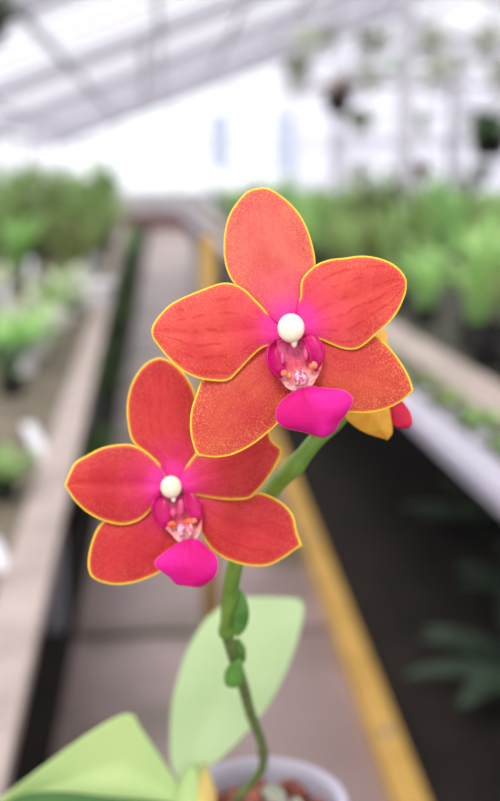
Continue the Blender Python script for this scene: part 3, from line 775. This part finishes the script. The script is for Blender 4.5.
# ---- second flower, lower left and a little farther
S2 = Space(.330); S2.rs = .84
c2 = (171, 487)
q6 = lambda p: cv(60,350,3.333,p); q7 = lambda p: cv(80,480,3.333,p); q8 = lambda p: cv(180,420,3.846,p)
parts2 = [
 ('dorsal_sepal', q6([(335,390),(295,350),(262,325),(238,300),(226,250),(222,190),(232,130),(255,80),(285,45),(310,30)]),
                  q6([(440,430),(455,350),(462,290),(462,220),(452,150),(430,100),(400,62),(365,35)]), q6([(334,23)])[0], (171,486),
                  zpet(-7, 3, -4, 2, .8), PM_red, 'upright coral sepal partly behind the front bloom'),
 ('lateral_sepal', q7([(260,70),(180,90),(110,118),(65,150),(40,200),(28,250),(26,290)]),
                  q7([(330,110),(335,190),(305,262),(270,305),(230,325),(180,343),(120,350),(75,342),(50,332)]), q7([(34,319)])[0], (171,490),
                  zpet(-9, 3, -5, 0, .8), PM_red, None),
 ('lateral_sepal', q8([(20,262),(90,268),(150,285),(220,295),(270,284),(300,278),(350,292),(402,325),(437,370),(450,430)]),
                  q8([(30,330),(60,390),(85,440),(110,485),(150,520),(200,545),(270,562),(340,560),(400,530),(442,500)]), q8([(472,484)])[0], (173,490),
                  zpet(-9, 4, -6, -1, 1.0), PM_red, 'deep red lower right sepal with a yellow point'),
 ('petal', q6([(340,400),(330,378),(290,340),(240,315),(190,315),(140,325),(90,350),(50,375),(32,408)]),
           q6([(345,470),(320,505),(295,542),(260,570),(210,583),(150,572),(95,545),(50,505),(27,470)]), q6([(13,452)])[0], (170,489),
           zpet(0, 4, -6, 2, 2.6), PM_red, 'red petal pointing left with a yellow tip'),
 ('petal', q8([(10,200),(60,130),(130,85),(200,50),(270,10),(318,8),(343,40),(354,80),(376,96)]),
           q8([(40,285),(130,302),(200,308),(265,302),(302,270),(332,235),(362,190),(382,150),(392,125)]), q8([(392,108)])[0], (174,488),
           zpet(0, 4, -6, 3, 1.4, 0, 2.5, 5), PM_red, 'red petal pointing right behind the front bloom'),
]
fl2 = flower(S2, c2, 0, parts2, None, 'second orchid bloom, lower left, deeper red petals', .78, None)
l2 = lambda p: cv(140,460,5,p)
lip(fl2, S2, c2, .78,
    (l2([(100,175),(72,195),(60,245),(72,290),(100,325)]), l2([(118,190),(140,230),(150,275),(145,310)]), l2([(110,172)])[0], l2([(130,338)])[0]),
    (l2([(255,160),(285,185),(305,235),(308,280),(300,310)]), l2([(225,190),(230,230),(250,270),(270,300)]), l2([(235,165)])[0], l2([(288,326)])[0]),
    (l2([(205,402),(185,415),(150,440),(108,470),(74,502),(76,532),(112,562),(150,590),(178,622),(210,628)]),
     l2([(270,392),(305,402),(342,440),(382,478),(391,540),(370,590),(330,622),(292,638)]), l2([(232,392)])[0], l2([(248,632)])[0]),
    (l2([(100,190),(80,250),(105,320),(150,360),(188,400)]), l2([(290,190),(310,250),(308,320),(300,360),(272,400)]), l2([(190,170)])[0], l2([(232,412)])[0]),
    [(140+205/5, 460+350/5, 3.6, 7), (140+250/5, 460+352/5, 3.6, 7), (140+205/5, 460+235/5, 3.6, 8), (140+165/5, 460+265/5, 3.0, 5)],
    [(140+255/5, 460+305/5, 6.5, 3.6), (140+160/5, 460+322/5, 4.5, 3.2)])

# ---- third flower, turned away behind the front bloom
S3 = Space(.335)
c3 = (352, 398)
q = lambda p: cv(320,320,4.545,p)
parts3 = [
 ('lateral_sepal', q([(110,330),(100,400),(112,440),(140,470),(190,505),(240,525),(280,537)]), q([(240,330),(300,380),(318,410),(324,450),(330,490),(327,520)]), q([(306,547)])[0], (352,392),
    lambda t, s: -2 + 6*math.sin(math.pi*t)*(1-s*s) + 3*math.exp(-((s-.1)/.2)**2)*t, M['petal_back'], 'yellow sepal hanging below the front bloom'),
 ('petal', q([(180,180),(220,120),(250,80),(280,50)]), q([(230,230),(280,160),(304,110),(304,70)]), q([(294,40)])[0], (352,392),
    lambda t, s: -3 + 4*math.sin(math.pi*t), M['petal_back'], 'orange tip showing between the right petals'),
]
b = MB(); b.tube([S3(352,398,-12), S3(352,398,-4), S3(354,402,4)], [.0018,.003,.0028], 14)
fl3 = b.build('flower', M['throat'], orchid, smooth=True); fl3['label'] = 'third orchid bloom, mostly hidden behind the front one'; fl3['_w'] = tuple(root_loc)
for (nm, L, R, tip, base, zf, m, lab) in parts3: petal(fl3, None, nm, S3, (352,340), L, R, tip, base, zf, m, lab, 20, 14)
M['red_lip'] = mat('crimson_petal', (214,16,84), .4, (226,40,70), 300, transl=.3)
petal(fl3, None, 'mid_lobe', S3, (340,350), q([(250,360),(290,400),(318,430),(326,470),(350,488)]), q([(330,330),(375,370),(402,405),(418,440),(420,475)]), q([(405,491)])[0], (355,396),
    lambda t, s: -6 + 5*(1-s*s)*math.sin(math.pi*t), M['red_lip'], 'crimson lip showing at the right', 16, 12, M['petal_back'])
petal(fl3, None, 'petal', S3, (340,350), q([(60,250),(20,280),(0,320)]), q([(150,300),(110,360),(60,380)]), q([(15,370)])[0], (352,392), lambda t, s: -8 + 3*math.sin(math.pi*t), PM_red, None, 16, 12)
petal(fl3, None, 'dorsal_sepal', S3, (340,350), q([(130,200),(90,150),(80,100)]), q([(190,200),(180,130),(150,90)]), q([(115,70)])[0], (352,392), lambda t, s: -9 + 3*math.sin(math.pi*t), PM_red, None, 16, 12)

# ---- flower spike
spine = [((352,398),.345),((338,420),.345),((318,438),.345),((298,462),.347),((272,490),.352),((252,520),.357),((240,548),.362),((232,580),.369),((228,610),.377),((227,634),.384)]
low = [((227,634),.384),((233,655),.392),((243,685),.403),((250,712),.418),((259,735),.432),((263,752),.447),((262,768),.462),((252,783),.478),((236,800),.492)]
def tube_px(name, pts, r, m, label=None):
    w = [P(x, y, d) for (x, y), d in pts]; w3 = catmull([tuple(v) for v in w], 46); n_ = len(w3)
    b = MB(); b.tube(w3, [r(i/(n_-1)) for i in range(n_)], 16); o = b.build(name, m, orchid, smooth=True)
    if label: o['label'] = label
    return o
def rad_up(t):
    r = .0022 + .0004*math.sin(math.pi*t)
    for tn in (.27, .985): r += .0007*math.exp(-((t-tn)/.025)**2)
    return r*(.6 if t < .05 else 1) + (.0002)
tube_px('flower_stem', spine, rad_up, M['stem'], 'fresh green upper stem')
tube_px('flower_stem', low, lambda t: .0021 - .0003*t + .0005*math.exp(-((t-.6)/.03)**2), M['stem_low'], 'darker thin lower stem')
# pedicels joining the two front blooms
for (x0, y0, d0_, x1, y1, d1_) in ((291, 338, .3035, 316, 440, .345), (176, 490, .330, 258, 512, .356)):
    b = MB(); p0 = P(x0, y0, d0_); p1 = P(x1, y1, d1_); mid_ = p0.lerp(p1, .5) + (P(250,400,.36) - P(250,400,.35))*.8
    w3 = catmull([tuple(p0), tuple(mid_), tuple(p1)], 20); b.tube(w3, .0013, 10); b.build('pedicel', M['stem'], orchid, smooth=True)
# node bracts
bd = lambda z0: (lambda t, s: z0 + 4*(1-s*s)*math.sin(math.pi*min(1, t*.95+.05)))
Sb = Space(.375)
petal(orchid, None, 'bract', Sb, (100,100), [(236,592),(234,605),(233,620),(234,632)], [(243,592),(248,604),(249,618),(245,630)], (238,637), (237,588), bd(2), M['bract'], 'green bract beside the upper node', 16, 12, M['bract'], .0008)
Sb2 = Space(.392)
petal(orchid, None, 'bract', Sb2, (100,100), [(241,655),(236,659),(228,666),(224,676),(226,686)], [(243,660),(243,670),(242,680),(238,687)], (232,688), (242,650), bd(2), M['bract'], 'green bract at the lower node', 16, 12, M['bract'], .0008)
b = MB(); b.tube([P(237,640,.39), P(240,650,.392), P(243,660,.396)], [.001,.0022,.001], 10); b.build('bract', M['bract'], orchid, smooth=True)

# ---- leaves
def leafz(rise, fold, tipz, dd): return lambda t, s: -dd*t + rise*math.sin(math.pi*t) + fold*abs(s)*math.sin(math.pi*(.1+.85*t))
SL_ = Space(.495)
petal(orchid, None, 'leaf', SL_, (100,100), [(172,768),(170,740),(172,705),(180,672),(192,642),(208,618),(226,603),(238,597)], [(200,775),(222,757),(246,733),(268,706),(284,676),(296,645),(302,622),(304,606)],
      (299,598), (186,792), lambda t, s: -95*t + 34*math.sin(math.pi*t) + 6*abs(s)*math.sin(math.pi*t), M['orchid_leaf'], 'pale green broad leaf rising behind the stem', 30, 20, M['orchid_leaf'], .0014)
petal(orchid, None, 'leaf', SL_, (100,100), [(150,742),(140,728),(134,716),(122,716),(90,734),(56,758),(24,782),(2,798)], [(178,806),(150,812),(110,814),(70,812),(35,810)],
      (-16,812), (186,796), lambda t, s: 6*t + 26*math.sin(math.pi*t*.8) + 8*abs(s)*math.sin(math.pi*t), M['orchid_leaf_yellow'], 'yellowish green leaf spreading to the lower left', 30, 20, M['orchid_leaf_yellow'], .0014)
petal(orchid, None, 'leaf', SL_, (100,100), [(150,800),(110,797),(70,793),(35,793),(10,800)], [(180,850),(140,860),(90,865),(40,860)], (-20,825), (190,806),
      lambda t, s: 40*t + 36*math.sin(math.pi*t), M['orchid_leaf_dark'], 'dark green leaf lowest at the bottom left', 24, 16, M['orchid_leaf_dark'], .0014)
SH = Space(.492)
petal(orchid, None, 'leaf_sheath', SH, (100,100), [(174,812),(176,796),(181,782),(186,772)], [(206,812),(207,795),(204,780),(199,770)], (193,764), (190,822),
      lambda t, s: 2 + 8*(1-s*s), M['orchid_leaf_yellow'], 'yellow green sheath at the foot of the leaves', 16, 14, M['orchid_leaf_yellow'], .001)
petal(orchid, None, 'leaf_sheath', SH, (100,100), [(192,806),(197,790),(200,778),(202,770)], [(214,808),(216,795),(213,781),(209,772)], (205,764), (203,822),
      lambda t, s: 6 + 6*(1-s*s), M['sheath'], 'orange yellow edge of the outer sheath', 16, 14, M['sheath'], .001)

# ---- pot
pc = P(264, 803, .50); R0 = .0375; ph = .07
b = MB()
pr = [(0,-ph),(R0*.72,-ph),(R0*.93,-.006),(R0*1.0,-.005),(R0*1.02,0),(R0*1.0,.0015),(R0*.9,.0015),(R0*.885,-.004),(R0*.70,-ph+.003),(0,-ph+.003)]
b.lathe(pr, pc, 56); pt = b.build('pot', M['pot_rim'], orchid, smooth=False, label='small white plastic pot')
for p in pt.data.polygons: p.use_smooth = True
# support under the pot, below the frame
b = MB(); z0 = pc.z - ph
rr = random.Random(5)
b = MB(); b.lathe([(0,-.02),(R0*.86,-.02),(R0*.86,-.011),(R0*.5,-.008),(0,-.007)], pc, 24); b.build('potting_mix', M['bark'], orchid, smooth=True)
for k in range(26):
    a_ = k*2.4; r_ = R0*.76*math.sqrt((k+.5)/26); c = pc + Vector((r_*math.cos(a_), r_*math.sin(a_), -.008 + rr.uniform(0,.003)))
    b = MB(); n_ = 5; sx = rr.uniform(.004,.0075); sy = rr.uniform(.003,.005); sz = rr.uniform(.0025,.0045); an = rr.uniform(0,3.14)
    vs = []
    for zz, sc_ in ((-1,.8),(-.3,1.05),(.4,1.0),(1,.6)):
        for j in range(7):
            q_ = 2*math.pi*j/7; jr = sc_*rr.uniform(.8,1.15); x_, y_ = sx*jr*math.cos(q_), sy*jr*math.sin(q_)
            vs.append(c + Vector((x_*math.cos(an) - y_*math.sin(an), x_*math.sin(an) + y_*math.cos(an), sz*zz + rr.uniform(-.0005,.0005))))
    fs = [(i*7+j, i*7+(j+1)%7, (i+1)*7+(j+1)%7, (i+1)*7+j) for i in range(3) for j in range(7)] + [tuple(reversed(range(7))), tuple(range(21,28))]
    b.add(vs, fs); b.build('bark_chunk', M['moss'] if k in (3, 8, 11) else M['bark'], orchid)
# slender wooden stand below the frame
b = MB(); b.lathe([(0,0),(.12,0),(.12,.02),(.02,.03),(.018,z0-.03),(.055,z0-.018),(.055,z0),(0,z0)], (pc.x, pc.y, 0), 28)
o = b.build('plant_stand', M['wood_rail'], None, (pc.x, pc.y, 0), True); o['label'] = 'slender wooden stand carrying the small white pot'; o['category'] = 'stand'

for o in COL.objects:
    if '_w' in o: del o['_w']
dead = [o for o in COL.objects if o.type == 'EMPTY' and not o.get('label')]
for o in [ch for d_ in dead for ch in d_.children] + dead: bpy.data.objects.remove(o)
